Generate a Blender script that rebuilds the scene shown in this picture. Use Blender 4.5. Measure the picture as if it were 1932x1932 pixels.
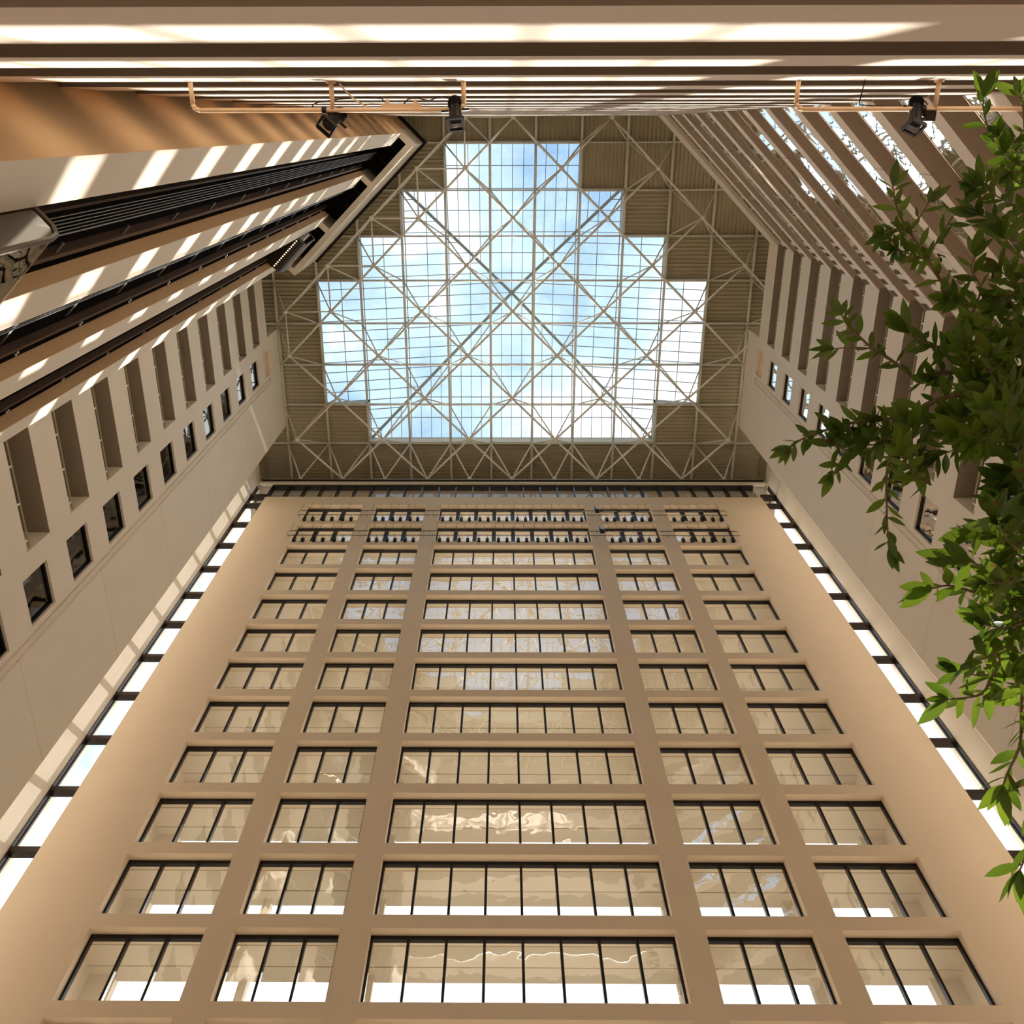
import bpy, math, random
from mathutils import Vector, Matrix
R = random.Random(7)
C = bpy.context.scene.collection
SC = bpy.context.scene
for o in list(bpy.data.objects): bpy.data.objects.remove(o)

# ------------------------------------------------------------------ camera
RIGHT = Vector((0.99997548, 0.00185262, 0.00675329))
DOWN = Vector((0.00059245, 0.93853186, -0.34519213))
FWD = Vector((-0.00697769, 0.34518767, 0.93850774))
FP, PX, PY = 1572.1, 938.11, 816.46
cam = bpy.data.cameras.new('camera'); co = bpy.data.objects.new('camera', cam); C.objects.link(co)
co.matrix_world = Matrix(((RIGHT.x, -DOWN.x, -FWD.x, 0), (RIGHT.y, -DOWN.y, -FWD.y, 0), (RIGHT.z, -DOWN.z, -FWD.z, 0), (0, 0, 0, 1)))
cam.sensor_width = 36; cam.lens = FP*36/1932
cam.shift_x = (966-PX)/1932; cam.shift_y = (PY-966)/1932
cam.clip_start = 0.05; cam.clip_end = 2000
SC.camera = co
# ------------------------------------------------------------------ world, sun, exposure
SC.view_settings.view_transform = 'Standard'; SC.view_settings.look = 'None'
SC.view_settings.gamma = 1; SC.view_settings.use_curve_mapping = False
SC.view_settings.exposure = 0.62
w = bpy.data.worlds.new('sky'); SC.world = w; w.use_nodes = True
nt = w.node_tree; N = nt.nodes; L = nt.links; N.clear()
out = N.new('ShaderNodeOutputWorld'); bg = N.new('ShaderNodeBackground'); L.new(bg.outputs[0], out.inputs[0])
tc = N.new('ShaderNodeTexCoord')
noi = N.new('ShaderNodeTexNoise'); noi.inputs['Scale'].default_value = 3.1; noi.inputs['Detail'].default_value = 9; noi.inputs['Roughness'].default_value = .62
mp = N.new('ShaderNodeMapping'); mp.inputs['Location'].default_value = (.35, .2, .1); L.new(tc.outputs['Generated'], mp.inputs[0]); L.new(mp.outputs[0], noi.inputs['Vector'])
sep = N.new('ShaderNodeSeparateXYZ'); L.new(tc.outputs['Generated'], sep.inputs[0])
# more cloud towards the sun side (x+, y+) and lower down
ad = N.new('ShaderNodeVectorMath'); ad.operation = 'DOT_PRODUCT'; ad.inputs[1].default_value = (.55, .62, -.28); L.new(tc.outputs['Generated'], ad.inputs[0])
ma = N.new('ShaderNodeMath'); ma.operation = 'MULTIPLY_ADD'; ma.inputs[1].default_value = .75; L.new(ad.outputs['Value'], ma.inputs[0]); L.new(noi.outputs['Fac'], ma.inputs[2])
rp = N.new('ShaderNodeValToRGB'); L.new(ma.outputs[0], rp.inputs[0])
rp.color_ramp.elements[0].position = .22; rp.color_ramp.elements[0].color = (.165, .275, .41, 1)
rp.color_ramp.elements[1].position = .56; rp.color_ramp.elements[1].color = (1.0, 1.0, 1.0, 1)
e = rp.color_ramp.elements.new(.38); e.color = (.38, .49, .61, 1)
gr = N.new('ShaderNodeMath'); gr.operation = 'GREATER_THAN'; gr.inputs[1].default_value = 0; L.new(sep.outputs[2], gr.inputs[0])
mx = N.new('ShaderNodeMix'); mx.data_type = 'RGBA'; L.new(gr.outputs[0], mx.inputs[0]); mx.inputs[6].default_value = (.25, .23, .2, 1); L.new(rp.outputs[0], mx.inputs[7])
L.new(mx.outputs[2], bg.inputs[0]); bg.inputs[1].default_value = 1.55
sl = bpy.data.lights.new('sun', 'SUN'); so = bpy.data.objects.new('sun', sl); C.objects.link(so)
sl.energy = 6.6; sl.angle = math.radians(.55); sl.color = (1, .93, .84)
so.rotation_euler = Vector((.115, 1, .585)).to_track_quat('Z', 'Y').to_euler()
SC.cycles.max_bounces = 14; SC.cycles.diffuse_bounces = 12; SC.cycles.transparent_max_bounces = 24; SC.cycles.glossy_bounces = 4

# ------------------------------------------------------------------ materials
def mat(name, col, rough=.8, metal=0, var=.05, vscale=.6, bump=0, spec=.3):
    m = bpy.data.materials.new(name); m.use_nodes = True; n = m.node_tree.nodes; l = m.node_tree.links
    b = n['Principled BSDF']; b.inputs['Roughness'].default_value = rough; b.inputs['Metallic'].default_value = metal
    b.inputs['Specular IOR Level'].default_value = spec
    t = n.new('ShaderNodeTexCoord'); z = n.new('ShaderNodeTexNoise'); z.inputs['Scale'].default_value = vscale; z.inputs['Detail'].default_value = 6
    l.new(t.outputs['Object'], z.inputs['Vector'])
    r = n.new('ShaderNodeValToRGB'); l.new(z.outputs['Fac'], r.inputs[0])
    r.color_ramp.elements[0].position = .3; r.color_ramp.elements[1].position = .7
    r.color_ramp.elements[0].color = tuple(c*(1-var) for c in col)+(1,); r.color_ramp.elements[1].color = tuple(min(1, c*(1+var)) for c in col)+(1,)
    l.new(r.outputs[0], b.inputs['Base Color'])
    if bump:
        z2 = n.new('ShaderNodeTexNoise'); z2.inputs['Scale'].default_value = 14; z2.inputs['Detail'].default_value = 4; l.new(t.outputs['Object'], z2.inputs['Vector'])
        bp = n.new('ShaderNodeBump'); bp.inputs['Strength'].default_value = bump; bp.inputs['Distance'].default_value = .02
        l.new(z2.outputs['Fac'], bp.inputs['Height']); l.new(bp.outputs[0], b.inputs['Normal'])
    return m
def glass(name, tint=(1, 1, 1), ior=1.5, wave=.0, refl=1.0):
    m = bpy.data.materials.new(name); m.use_nodes = True; n = m.node_tree.nodes; l = m.node_tree.links; n.clear()
    o = n.new('ShaderNodeOutputMaterial'); mx = n.new('ShaderNodeMixShader'); tr = n.new('ShaderNodeBsdfTransparent'); g = n.new('ShaderNodeBsdfGlossy'); f = n.new('ShaderNodeFresnel')
    tr.inputs[0].default_value = tint+(1,); g.inputs['Roughness'].default_value = .0; g.inputs[0].default_value = (refl, refl, refl, 1); f.inputs[0].default_value = ior
    l.new(f.outputs[0], mx.inputs[0]); l.new(tr.outputs[0], mx.inputs[1]); l.new(g.outputs[0], mx.inputs[2]); l.new(mx.outputs[0], o.inputs[0])
    if wave:
        t = n.new('ShaderNodeTexCoord'); z = n.new('ShaderNodeTexNoise'); z.inputs['Scale'].default_value = .9; z.inputs['Detail'].default_value = 1.5
        l.new(t.outputs['Object'], z.inputs['Vector'])
        bp = n.new('ShaderNodeBump'); bp.inputs['Strength'].default_value = 1; bp.inputs['Distance'].default_value = wave
        l.new(z.outputs['Fac'], bp.inputs['Height']); l.new(bp.outputs[0], g.inputs['Normal'])
    return m
M = {}
M['wall'] = mat('cream_stucco', (.875, .80, .68), .9, var=.02, bump=.1)
M['front'] = mat('tan_stucco', (.86, .72, .545), .9, var=.02, bump=.12)
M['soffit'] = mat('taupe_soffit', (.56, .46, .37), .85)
M['bsoffit'] = mat('brown_shadow_soffit', (.31, .25, .20), .85)  # shade under the back balconies is put into this darker soffit colour
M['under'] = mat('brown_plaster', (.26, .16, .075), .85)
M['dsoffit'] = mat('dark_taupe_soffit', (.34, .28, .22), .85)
M['parapet'] = mat('pink_cream_stucco', (.87, .76, .65), .85, var=.02)
M['orange'] = mat('amber_stucco', (.82, .565, .32), .85, var=.03)
M['joint'] = mat('dark_joint', (.33, .27, .2), .9)  # dark line colour of the panel joints
M['black'] = mat('black_metal', (.018, .016, .015), .35, .3)
M['bronze'] = mat('dark_bronze_metal', (.05, .038, .032), .35, .6)
M['dark'] = mat('black_shaft_lining', (.035, .026, .024), .6, var=.35, vscale=2.5)
M['brownrail'] = mat('brown_rail_steel', (.17, .12, .09), .45, .4)
M['steel'] = mat('bright_steel', (.55, .55, .55), .3, .9)
M['hoist'] = mat('grey_wire_rope', (.34, .33, .33), .45, .5)
M['greysteel'] = mat('grey_steel', (.20, .21, .21), .35, .7)
M['truss'] = mat('ivory_painted_steel', (.88, .85, .76), .45, var=.03, spec=.5)
M['deck'] = mat('olive_metal_deck', (.52, .465, .33), .6, var=.06)
M['white'] = mat('white_painted_frame', (.82, .84, .80), .5)
M['glazebar'] = mat('grey_glazing_bar', (.42, .46, .44), .5)
M['cream'] = mat('peach_painted_pipe', (.80, .55, .34), .45, var=.04, vscale=4)
M['inner'] = mat('warm_white_plaster', (.60, .525, .41), .85, var=.02)
M['floor'] = mat('beige_stone_floor', (.66, .55, .43), .5)
M['olive'] = mat('olive_brass_rail', (.42, .36, .22), .45, .3)
M['bark'] = mat('grey_brown_bark', (.22, .16, .10), .9, var=.2, vscale=12)
M['cable'] = mat('tan_cable', (.55, .42, .28), .7)
M['sky_glass'] = glass('skylight_glass', (.93, .96, .97), 1.35)
M['win_glass'] = glass('wavy_window_glass', (.97, .97, .95), 3.6, wave=.009)
M['dark_glass'] = glass('tinted_window_glass', (.40, .40, .37), 1.9, wave=.008)
M['rail_glass'] = glass('greenish_railing_glass', (.80, .86, .80), 2.6, wave=.008)
M['plain_glass'] = glass('clear_glass', (.96, .96, .96), 1.45)
M['cab_glass'] = glass('elevator_glass', (.45, .46, .42), 2.6, wave=.01)
def emis(name, col, s):
    m = bpy.data.materials.new(name); m.use_nodes = True; n = m.node_tree.nodes; b = n['Principled BSDF']
    b.inputs['Emission Color'].default_value = col+(1,); b.inputs['Emission Strength'].default_value = s; b.inputs['Base Color'].default_value = col+(1,)
    return m
M['bulb'] = emis('warm_lamp', (1, .72, .38), 4)

# ------------------------------------------------------------------ mesh helpers
class MB:
    def __init__(s): s.v = []; s.f = []; s.m = []
    def quad(s, a, b, c, d, m=0):
        k = len(s.v); s.v += [tuple(a), tuple(b), tuple(c), tuple(d)]; s.f.append((k, k+1, k+2, k+3)); s.m.append(m); return s
    def tri(s, a, b, c, m=0):
        k = len(s.v); s.v += [tuple(a), tuple(b), tuple(c)]; s.f.append((k, k+1, k+2)); s.m.append(m); return s
    def hexa(s, P, m=0, mb=None):  # P: 4 bottom (ccw) + 4 top
        k = len(s.v); s.v += [tuple(p) for p in P]
        for i, q in enumerate([(3, 2, 1, 0), (4, 5, 6, 7), (0, 1, 5, 4), (1, 2, 6, 5), (2, 3, 7, 6), (3, 0, 4, 7)]):
            s.f.append(tuple(k+j for j in q)); s.m.append(mb if (i == 0 and mb is not None) else m)
        return s
    def box(s, x0, x1, y0, y1, z0, z1, m=0, mb=None):
        return s.hexa([(x0, y0, z0), (x1, y0, z0), (x1, y1, z0), (x0, y1, z0), (x0, y0, z1), (x1, y0, z1), (x1, y1, z1), (x0, y1, z1)], m, mb)
    def prism(s, pl, z0, z1, m=0, mb=None):
        n = len(pl); k = len(s.v); s.v += [(p[0], p[1], z0) for p in pl]+[(p[0], p[1], z1) for p in pl]
        s.f.append(tuple(k+n-1-i for i in range(n))); s.m.append(m if mb is None else mb); s.f.append(tuple(k+n+i for i in range(n))); s.m.append(m)
        for i in range(n):
            j = (i+1) % n; s.f.append((k+i, k+j, k+n+j, k+n+i)); s.m.append(m)
        return s
    def tube(s, a, b, r, n=8, r2=None, m=0):
        a = Vector(a); b = Vector(b); d = (b-a)
        if d.length < 1e-6: return s
        d.normalize(); u = d.cross(Vector((0, 0, 1)) if abs(d.z) < .9 else Vector((1, 0, 0))).normalized(); v = d.cross(u)
        r2 = r if r2 is None else r2; k = len(s.v)
        for p, q in ((a, r), (b, r2)):
            for i in range(n):
                t = 2*math.pi*i/n; s.v.append(tuple(p+u*(q*math.cos(t))+v*(q*math.sin(t))))
        for i in range(n):
            j = (i+1) % n; s.f.append((k+i, k+j, k+n+j, k+n+i)); s.m.append(m)
        s.f.append(tuple(k+n-1-i for i in range(n))); s.m.append(m); s.f.append(tuple(k+n+i for i in range(n))); s.m.append(m)
        return s
    def bar(s, a, b, w, h, up=(0, 0, 1), m=0):
        a = Vector(a); b = Vector(b); d = (b-a).normalized(); up = Vector(up)
        x = d.cross(up).normalized(); y = x.cross(d).normalized()
        P = []
        for p in (a, b): P += [p-x*w/2-y*h/2, p+x*w/2-y*h/2, p+x*w/2+y*h/2, p-x*w/2+y*h/2]
        return s.hexa(P, m)
    def path(s, pts, r, n=7, r2=None, m=0):
        r2 = r if r2 is None else r2; T = len(pts)-1
        for i in range(T):
            ra = r+(r2-r)*i/T; rb = r+(r2-r)*(i+1)/T; s.tube(pts[i], pts[i+1], ra, n, rb, m)
        return s
    def ball(s, c, r, n=10, k=6, m=0, sc=(1, 1, 1)):
        b = len(s.v)
        for i in range(k+1):
            t = math.pi*i/k
            for j in range(n):
                p = 2*math.pi*j/n; s.v.append((c[0]+r*sc[0]*math.sin(t)*math.cos(p), c[1]+r*sc[1]*math.sin(t)*math.sin(p), c[2]+r*sc[2]*math.cos(t)))
        for i in range(k):
            for j in range(n):
                q = (j+1) % n; s.f.append((b+i*n+j, b+(i+1)*n+j, b+(i+1)*n+q, b+i*n+q)); s.m.append(m)
        return s
    def build(s, name, mats, parent=None, smooth=False):
        if not isinstance(mats, (list, tuple)): mats = [mats]
        me = bpy.data.meshes.new(name); me.from_pydata(s.v, [], s.f)
        for x in mats: me.materials.append(x)
        me.polygons.foreach_set('material_index', s.m)
        if smooth: me.polygons.foreach_set('use_smooth', [True]*len(me.polygons))
        me.validate(); me.update()
        o = bpy.data.objects.new(name, me); C.objects.link(o)
        if parent: o.parent = parent
        return o
def tag(o, label=None, cat=None, group=None, kind=None):
    if label: o['label'] = label
    if cat: o['category'] = cat
    if group: o['group'] = group
    if kind: o['kind'] = kind
    return o
def empty(name, loc=(0, 0, 0)):
    o = bpy.data.objects.new(name, None); C.objects.link(o); o.location = loc; o.empty_display_size = .2; return o
def copy_tree(o, parent=None):
    c = o.copy(); C.objects.link(c)
    if parent: c.parent = parent
    for ch in [q for q in bpy.data.objects if q.parent == o]: copy_tree(ch, c)
    return c
def at(x, y, d):  # the point seen at that place of the photograph, d metres deep
    return RIGHT*((x-PX)/FP*d)+DOWN*((y-PY)/FP*d)+FWD*d
def ordn(k): return ['first', 'second', 'third', 'fourth', 'fifth', 'sixth', 'seventh', 'eighth', 'ninth', 'tenth', 'eleventh', 'twelfth', 'thirteenth', 'fourteenth', 'fifteenth', 'sixteenth', 'seventeenth', 'eighteenth'][k]

PIT = 3.01
XL, XR = -16.04, 17.33
FL = -1.6
# ------------------------------------------------------------------ floor
b = MB(); b.box(-30, 30, -14, 30, FL-.4, FL); tag(b.build('floor', M['floor']), kind='structure')

# ------------------------------------------------------------------ front wall (window grid)
D = 25.1; FX0, FX1, FTOP = -17.17, 18.6, 54.8
BAYS = [(-13.81, -9.9), (-8.95, -5.41), (-4.41, 5.74), (6.74, 10.32), (11.27, 15.19)]
NP = [3, 3, 8, 3, 3]
NR = 14
HEAD = [53.47-PIT*k for k in range(NR)]; SILL = [h-2.5 for h in HEAD]
b = MB()
xs = [FX0]+[v for bb in BAYS for v in bb]+[FX1]
for i in range(0, len(xs), 2): b.box(xs[i], xs[i+1], D, D+.58, FL, FTOP)
for x0, x1 in BAYS:
    b.box(x0, x1, D, D+.58, HEAD[0], FTOP)
    for k in range(NR-1): b.box(x0, x1, D, D+.58, HEAD[k+1], SILL[k])
    b.box(x0, x1, D, D+.58, FL, SILL[-1])
tag(b.build('wall_front', M['front']), kind='structure')
# corridors behind the windows: slabs, partitions, outer wall with openings
b = MB(); YO = 27.67
OB = [(-13.25, -8.99), (-8.7, -5.6), (-4.41, 5.95), (6.9, 10.5), (11.1, 14.55)]
for k in range(NR):
    b.box(FX0+1.0, FX1-1.0, D+.58, YO, HEAD[k], HEAD[k]+.5)
    for y in (25.9, 26.9): b.box(FX0+1.1, FX1-1.1, y, y+.03, HEAD[k]-.015, HEAD[k]+.01, 1)
    b.box(FX0+1.0, FX1-1.0, YO-.35, YO, SILL[k]-.02, SILL[k]+.0)
    oz0 = SILL[k]; xx = [FX0+1.0]+[v for bb in OB for v in bb]+[FX1-1.0]
    for i in range(0, len(xx), 2): b.box(xx[i], xx[i+1], YO-.35, YO, oz0, HEAD[k])
b.box(FX0+1.0, FX0+1.3, D+.58, YO, SILL[-1]-.6, HEAD[0]+.5); b.box(FX1-1.3, FX1-1.0, D+.58, YO, SILL[-1]-.6, HEAD[0]+.5)
for x in (-14.3, -9.42, -4.9, 6.25, 10.8, 15.7): b.box(x-.08, x+.08, D+.58, YO-.9 if abs(x) < 14 else YO, SILL[-1], HEAD[0])
b.box(FX0+1, FX1-1, D+.58, YO+.5, SILL[-1]-.9, SILL[-1])
tag(b.build('wall_outer', [M['inner'], M['joint']]), kind='structure')

BN = ['far left', 'inner left', 'wide centre', 'inner right', 'far right']
RN = ['top row', 'second row from the top', 'third row from the top', 'fourth row from the top', 'fifth row from the top', 'sixth row from the top', 'seventh row from the top', 'eighth row from the top', 'ninth row from the top', 'tenth row from the top', 'eleventh row from the top', 'lowest full row', 'row cut by the lower picture edge', 'row below the picture']
wn = 0; proto = {}
def window(bi, k):
    global wn
    wn += 1
    x0, x1 = BAYS[bi]; n = NP[bi]; wide = k < 2; key = (bi, wide); z0, z1 = 0, 2.5
    if key not in proto:
        r = empty('window_%d' % wn)
        f = MB(); yy0, yy1 = D+.34, D+.50
        f.box(x0, x1, yy0, yy1, z1-.14, z1); f.box(x0, x1, yy0, yy1, z0, z0+.07)
        f.box(x0, x0+.09, yy0, yy1, z0, z1); f.box(x1-.09, x1, yy0, yy1, z0, z1)
        f.build('window_frame', M['black'], r)
        wm = .13 if wide else .045
        for i in range(1, n):
            q = MB(); x = x0+(x1-x0)*i/n; q.box(x-wm, x+wm, yy0-.02, yy1, z0+.05, z1-.1); q.build('mullion', M['black'], r)
        q = MB(); q.quad((x0, D+.43, z0), (x1, D+.43, z0), (x1, D+.43, z1), (x0, D+.43, z1)); q.build('pane', M['win_glass'], r)
        proto[key] = r; r['made'] = 1
    else: r = copy_tree(proto[key]); r.name = 'window_%d' % wn
    r.location = (0, 0, SILL[k])
    tag(r, kind='structure')
for k in range(NR):
    for bi in range(5): window(bi, k)

# ------------------------------------------------------------------ clerestory above the front wall
r = empty('clerestory_window', (0, D, FTOP))
q = MB(); q.box(-17.1, 18.5, -.1, .3, 1.74, 1.94); q.box(-17.1, 18.5, D+.1-D, D+.3-D, .0, .12); q.build('frame', M['black'], r)
x = -17.1; i = 0
while x < 18.5:
    q = MB(); q.box(x-.05, x+.05, -.05, .35, .05, 1.9); q.build('mullion', M['greysteel'] if 8 < i < 22 else M['black'], r); x += 1.24; i += 1
q = MB(); q.quad((-17.1, .2, .1), (18.5, .2, .1), (18.5, .2, 2.0), (-17.1, .2, 2.0)); q.build('pane', M['dark_glass'], r)
tag(r, 'long dark-framed clerestory strip between the window grid and the roof truss', 'window')
b = MB(); b.box(-18.1, 19.5, 24.98, 25.5, 57.12, 57.4)
b.box(-18.1, 19.5, 24.86, 25.1, 56.75, 57.12)
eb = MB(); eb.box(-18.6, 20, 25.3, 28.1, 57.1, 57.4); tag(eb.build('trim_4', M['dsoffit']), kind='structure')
tag(b.build('trim_1', M['wall']), kind='structure')
b = MB(); b.box(-18.0, 19.35, 24.72, 24.98, 57.02, 57.12); tag(b.build('trim_2', M['black']), kind='structure')

# ------------------------------------------------------------------ side walls
SOF = [53.45-PIT*k for k in range(18)]; WH = [52.53-2.965*k for k in range(18)]
TOPB = 57.8
def side_wall(sg, name):
    X = XL if sg < 0 else XR; y0 = 6.2 if sg < 0 else 7.0
    b = MB(); T = .45
    def bx(ya, yb, za, zb, off=0, m=0, mb=None, t=T):
        xa, xb = (X+sg*off, X+sg*t); xa, xb = min(xa, xb), max(xa, xb); b.box(xa, xb, ya, yb, za, zb, m, mb)
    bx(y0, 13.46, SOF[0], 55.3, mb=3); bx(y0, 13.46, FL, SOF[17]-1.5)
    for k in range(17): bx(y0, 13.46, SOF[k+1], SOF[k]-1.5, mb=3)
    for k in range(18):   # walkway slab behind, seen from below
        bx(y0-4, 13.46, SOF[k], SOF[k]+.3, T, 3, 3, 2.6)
    b.box(min(X+sg*2.6, X+sg*2.9), max(X+sg*2.6, X+sg*2.9), y0-4, 13.6, FL, 55.3)
    b.box(min(X+sg*T, X+sg*2.6), max(X+sg*T, X+sg*2.6), 13.46, 13.7, FL, 55.3)
    b.box(min(X+sg*T, X+sg*2.9), max(X+sg*T, X+sg*2.9), y0-4, 13.7, 55.1, 55.3)
    bx(13.46, 14.27, FL, TOPB)
    zz = [TOPB, 55.27, 53.97]+[v for k in range(18) for v in (WH[k], WH[k]-1.57)]
    zz = [z for z in zz if z > FL]+([FL] if True else [])
    for i in range(0, len(zz)-1, 2): bx(14.27, 15.98, zz[i+1], zz[i])
    bx(14.27, 15.98, 53.97, 55.27, .18, 4); bx(14.27, 15.98, 54.55, 54.7, .1, 0, None, .2); bx(15.98, 16.2, FL, TOPB)
    bx(16.2, 16.38, FL, 55.3, .16); bx(16.38, 16.62, FL, 55.3, .07); bx(16.2, 16.62, 55.3, TOPB)
    z = TOPB
    for zj in [53.5-6.06*i for i in range(10)]+[FL]:
        lo = max(zj+.02, FL); bx(16.62, 20.75, lo, z); z = zj
        if zj > FL: bx(16.62, 20.75, zj, zj+.02, .015, 2)
    # chamfer and slot cheek
    XS = X+sg*(2.26 if sg < 0 else 2.37)
    b.prism([(X, 20.75), (XS, 23.6), (XS+sg*.4, 23.6), (X+sg*T, 20.3)][::(1 if sg < 0 else -1)], FL, TOPB)
    b.box(min(XS, XS+sg*.4), max(XS, XS+sg*.4), 23.6, 25.75, FL, 57.7)
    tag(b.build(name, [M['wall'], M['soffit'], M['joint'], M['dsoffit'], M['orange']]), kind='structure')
side_wall(-1, 'wall_left'); side_wall(1, 'wall_right')
SN = {-1: 'left', 1: 'right'}
def side_windows(sg):
    global wn
    X = XL if sg < 0 else XR; first = None
    for k in range(13):
        wn += 1
        if first is None:
            r = empty('window_%d' % wn, (0, 0, 0)); q = MB(); xa = X+sg*.1; xb = X+sg*.24; xa, xb = min(xa, xb), max(xa, xb)
            for (ya, yb, za, zb) in ((14.27, 15.98, 0, .07), (14.27, 15.98, 1.5, 1.57), (14.27, 14.34, 0, 1.57), (15.91, 15.98, 0, 1.57)): q.box(xa, xb, ya, yb, za, zb)
            q.build('window_frame', M['black'], r)
            q = MB(); xg = X+sg*.17; q.quad((xg, 14.27, 0), (xg, 15.98, 0), (xg, 15.98, 1.57), (xg, 14.27, 1.57)); q.build('pane', M['dark_glass'], r)
            q = MB(); x1 = X+sg*.26; x2 = X+sg*1.6  # dim lobby behind the pane
            q.quad((x2, 14.1, -.4), (x2, 16.15, -.4), (x2, 16.15, 1.9), (x2, 14.1, 1.9)); q.quad((x1, 14.1, 1.9), (x2, 14.1, 1.9), (x2, 16.15, 1.9), (x1, 16.15, 1.9))
            q.quad((x1, 14.1, -.4), (x2, 14.1, -.4), (x2, 14.1, 1.9), (x1, 14.1, 1.9)); q.quad((x1, 16.15, -.4), (x2, 16.15, -.4), (x2, 16.15, 1.9), (x1, 16.15, 1.9)); q.quad((x1, 14.1, -.4), (x2, 14.1, -.4), (x2, 16.15, -.4), (x1, 16.15, -.4))
            q.build('reveal', M['soffit'], r); first = r
        else: r = copy_tree(first); r.name = 'window_%d' % wn
        r.location = (0, 0, WH[k]-1.57); tag(r, kind='structure')
side_windows(-1); side_windows(1)
# railings in the openings of the side walls
def side_rails(sg):
    X = XL if sg < 0 else XR; first = None; y0 = 7.2 if sg > 0 else 6.4; n = 15
    for k in range(n):
        if first is None:
            r = empty('balcony_railing', (X+sg*.2, 13.4, 0))
            q = MB(); q.tube((0, y0-13.4, .26), (0, 0, .26), .035); q.build('top_rail', M['olive'], r)
            q = MB(); q.box(-.045 if sg > 0 else .015, -.015 if sg > 0 else .045, y0-13.4, 0, .0, .035); q.build('coping', M['white'], r)
            for i in range(5):
                y = -.3-i*1.35; q = MB(); q.box(-.02, .02, y-.03, y+.03, 0, .26); q.build('post', M['truss'], r)
            first = r
        else: r = copy_tree(first)
        r.location = (X+sg*.05, 13.4, SOF[k]-1.5)
        tag(r, 'thin olive rail in the %s long opening from the top of the %s side wall' % (ordn(k), SN[sg]), 'railing', 'railings in the %s wall openings' % SN[sg])
side_rails(-1); side_rails(1)

# ------------------------------------------------------------------ slot windows at both ends of the front wall
for sg, xa, xb in ((-1, -18.3, FX0), (1, FX1, 19.7)):
    r = empty('slot_window', ((xa+xb)/2, D+.2, FL)); cx = (xa+xb)/2
    q = MB(); xo = xa if sg < 0 else xb
    q.box(min(xo, xo-sg*.04)-cx, max(xo, xo-sg*.04)-cx, -.22, .15, 0, 58.4); q.build('frame', M['bronze'], r)
    q = MB(); xo2 = xo-sg*.04; q.box(min(xo2, xo2-sg*.03)-cx, max(xo2, xo2-sg*.03)-cx, .0, .1, 0, 58.4); q.build('inner_frame', M['black'], r)
    k = 0
    for k in range(19):
        z = 53.65-PIT*k-FL
        if z < 0: break
        q = MB(); q.box(xa-cx, xb-cx, -.2, .15, z-.11, z+.11); q.build('transom', M['bronze'], r)
    q = MB(); q.box(xa-cx, xb-cx, -.28, .15, 55.0-FL-.12, 55.0-FL+.12); q.build('transom', M['bronze'], r)
    q = MB(); q.quad((xa-cx, .05, 0), (xb-cx, .05, 0), (xb-cx, .05, 58.4), (xa-cx, .05, 58.4)); q.build('pane', M['plain_glass'], r)
    tag(r, 'tall narrow slot window with dark transoms at the %s end of the window grid wall' % SN[sg], 'window')

# ------------------------------------------------------------------ back wall with balcony floors (over the camera)
YB = -.6; PB = [50.47-PIT*k for k in range(15)]
XB0, XB1 = -7.09, 9.62
b = MB(); b.box(-30, 30, -3.4, -3.1, FL, 58); tag(b.build('wall_back', M['soffit']), kind='structure')
def back_balcony(z0, z1, name, top=False):
    r = empty('balcony', (0, YB, z0))
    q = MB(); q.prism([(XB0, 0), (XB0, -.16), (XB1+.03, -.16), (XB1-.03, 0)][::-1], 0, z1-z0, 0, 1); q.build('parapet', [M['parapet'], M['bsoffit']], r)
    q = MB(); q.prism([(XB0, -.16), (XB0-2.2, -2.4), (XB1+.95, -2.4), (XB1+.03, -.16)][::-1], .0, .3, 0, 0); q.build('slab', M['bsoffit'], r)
    q = MB()
    for i in range(6):
        xa = XB0+.1+i*2.8; xb = min(xa+2.72, XB1-.05); q.box(xa, xb, -.13, -.07, z1-z0+.07, z1-z0+.11)
        for xx in (xa+.1, xb-.1): q.box(xx, xx+.03, -.11, -.08, z1-z0, z1-z0+.1)
    q.build('handrail', M['steel'], r)
    return r
for k, z in enumerate(PB):
    if z < 7: continue
    r = back_balcony(z, z+1.43, 'b')
    tag(r, 'cream balcony parapet across the back wall overhead, %s below the topmost' % ordn(k-1) if k else 'topmost cream balcony parapet across the back wall overhead', 'balcony', 'balconies of the back wall')
r = back_balcony(4.94, 7.0, 'b'); tag(r, 'tall lowest cream balcony parapet at the top edge of the picture', 'balcony', 'balconies of the back wall')
b = MB(); b.prism([(XB0, -.6), (XB0, -.8), (XB1+.1, -.8), (XB1, -.6)][::-1], 53.45, 55.3); b.prism([(XB0, -.8), (XB0-2.4, -3.1), (XB1+1, -3.1), (XB1+.1, -.8)][::-1], 55.0, 55.3, 1)
tag(b.build('trim_3', [M['parapet'], M['soffit']]), kind='structure')
b = MB(); b.box(-30, XB1+4, -3.1, YB-.17, 4.94, 5.0); tag(b.build('ceiling_under_balcony', M['under']), kind='structure')

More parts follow.
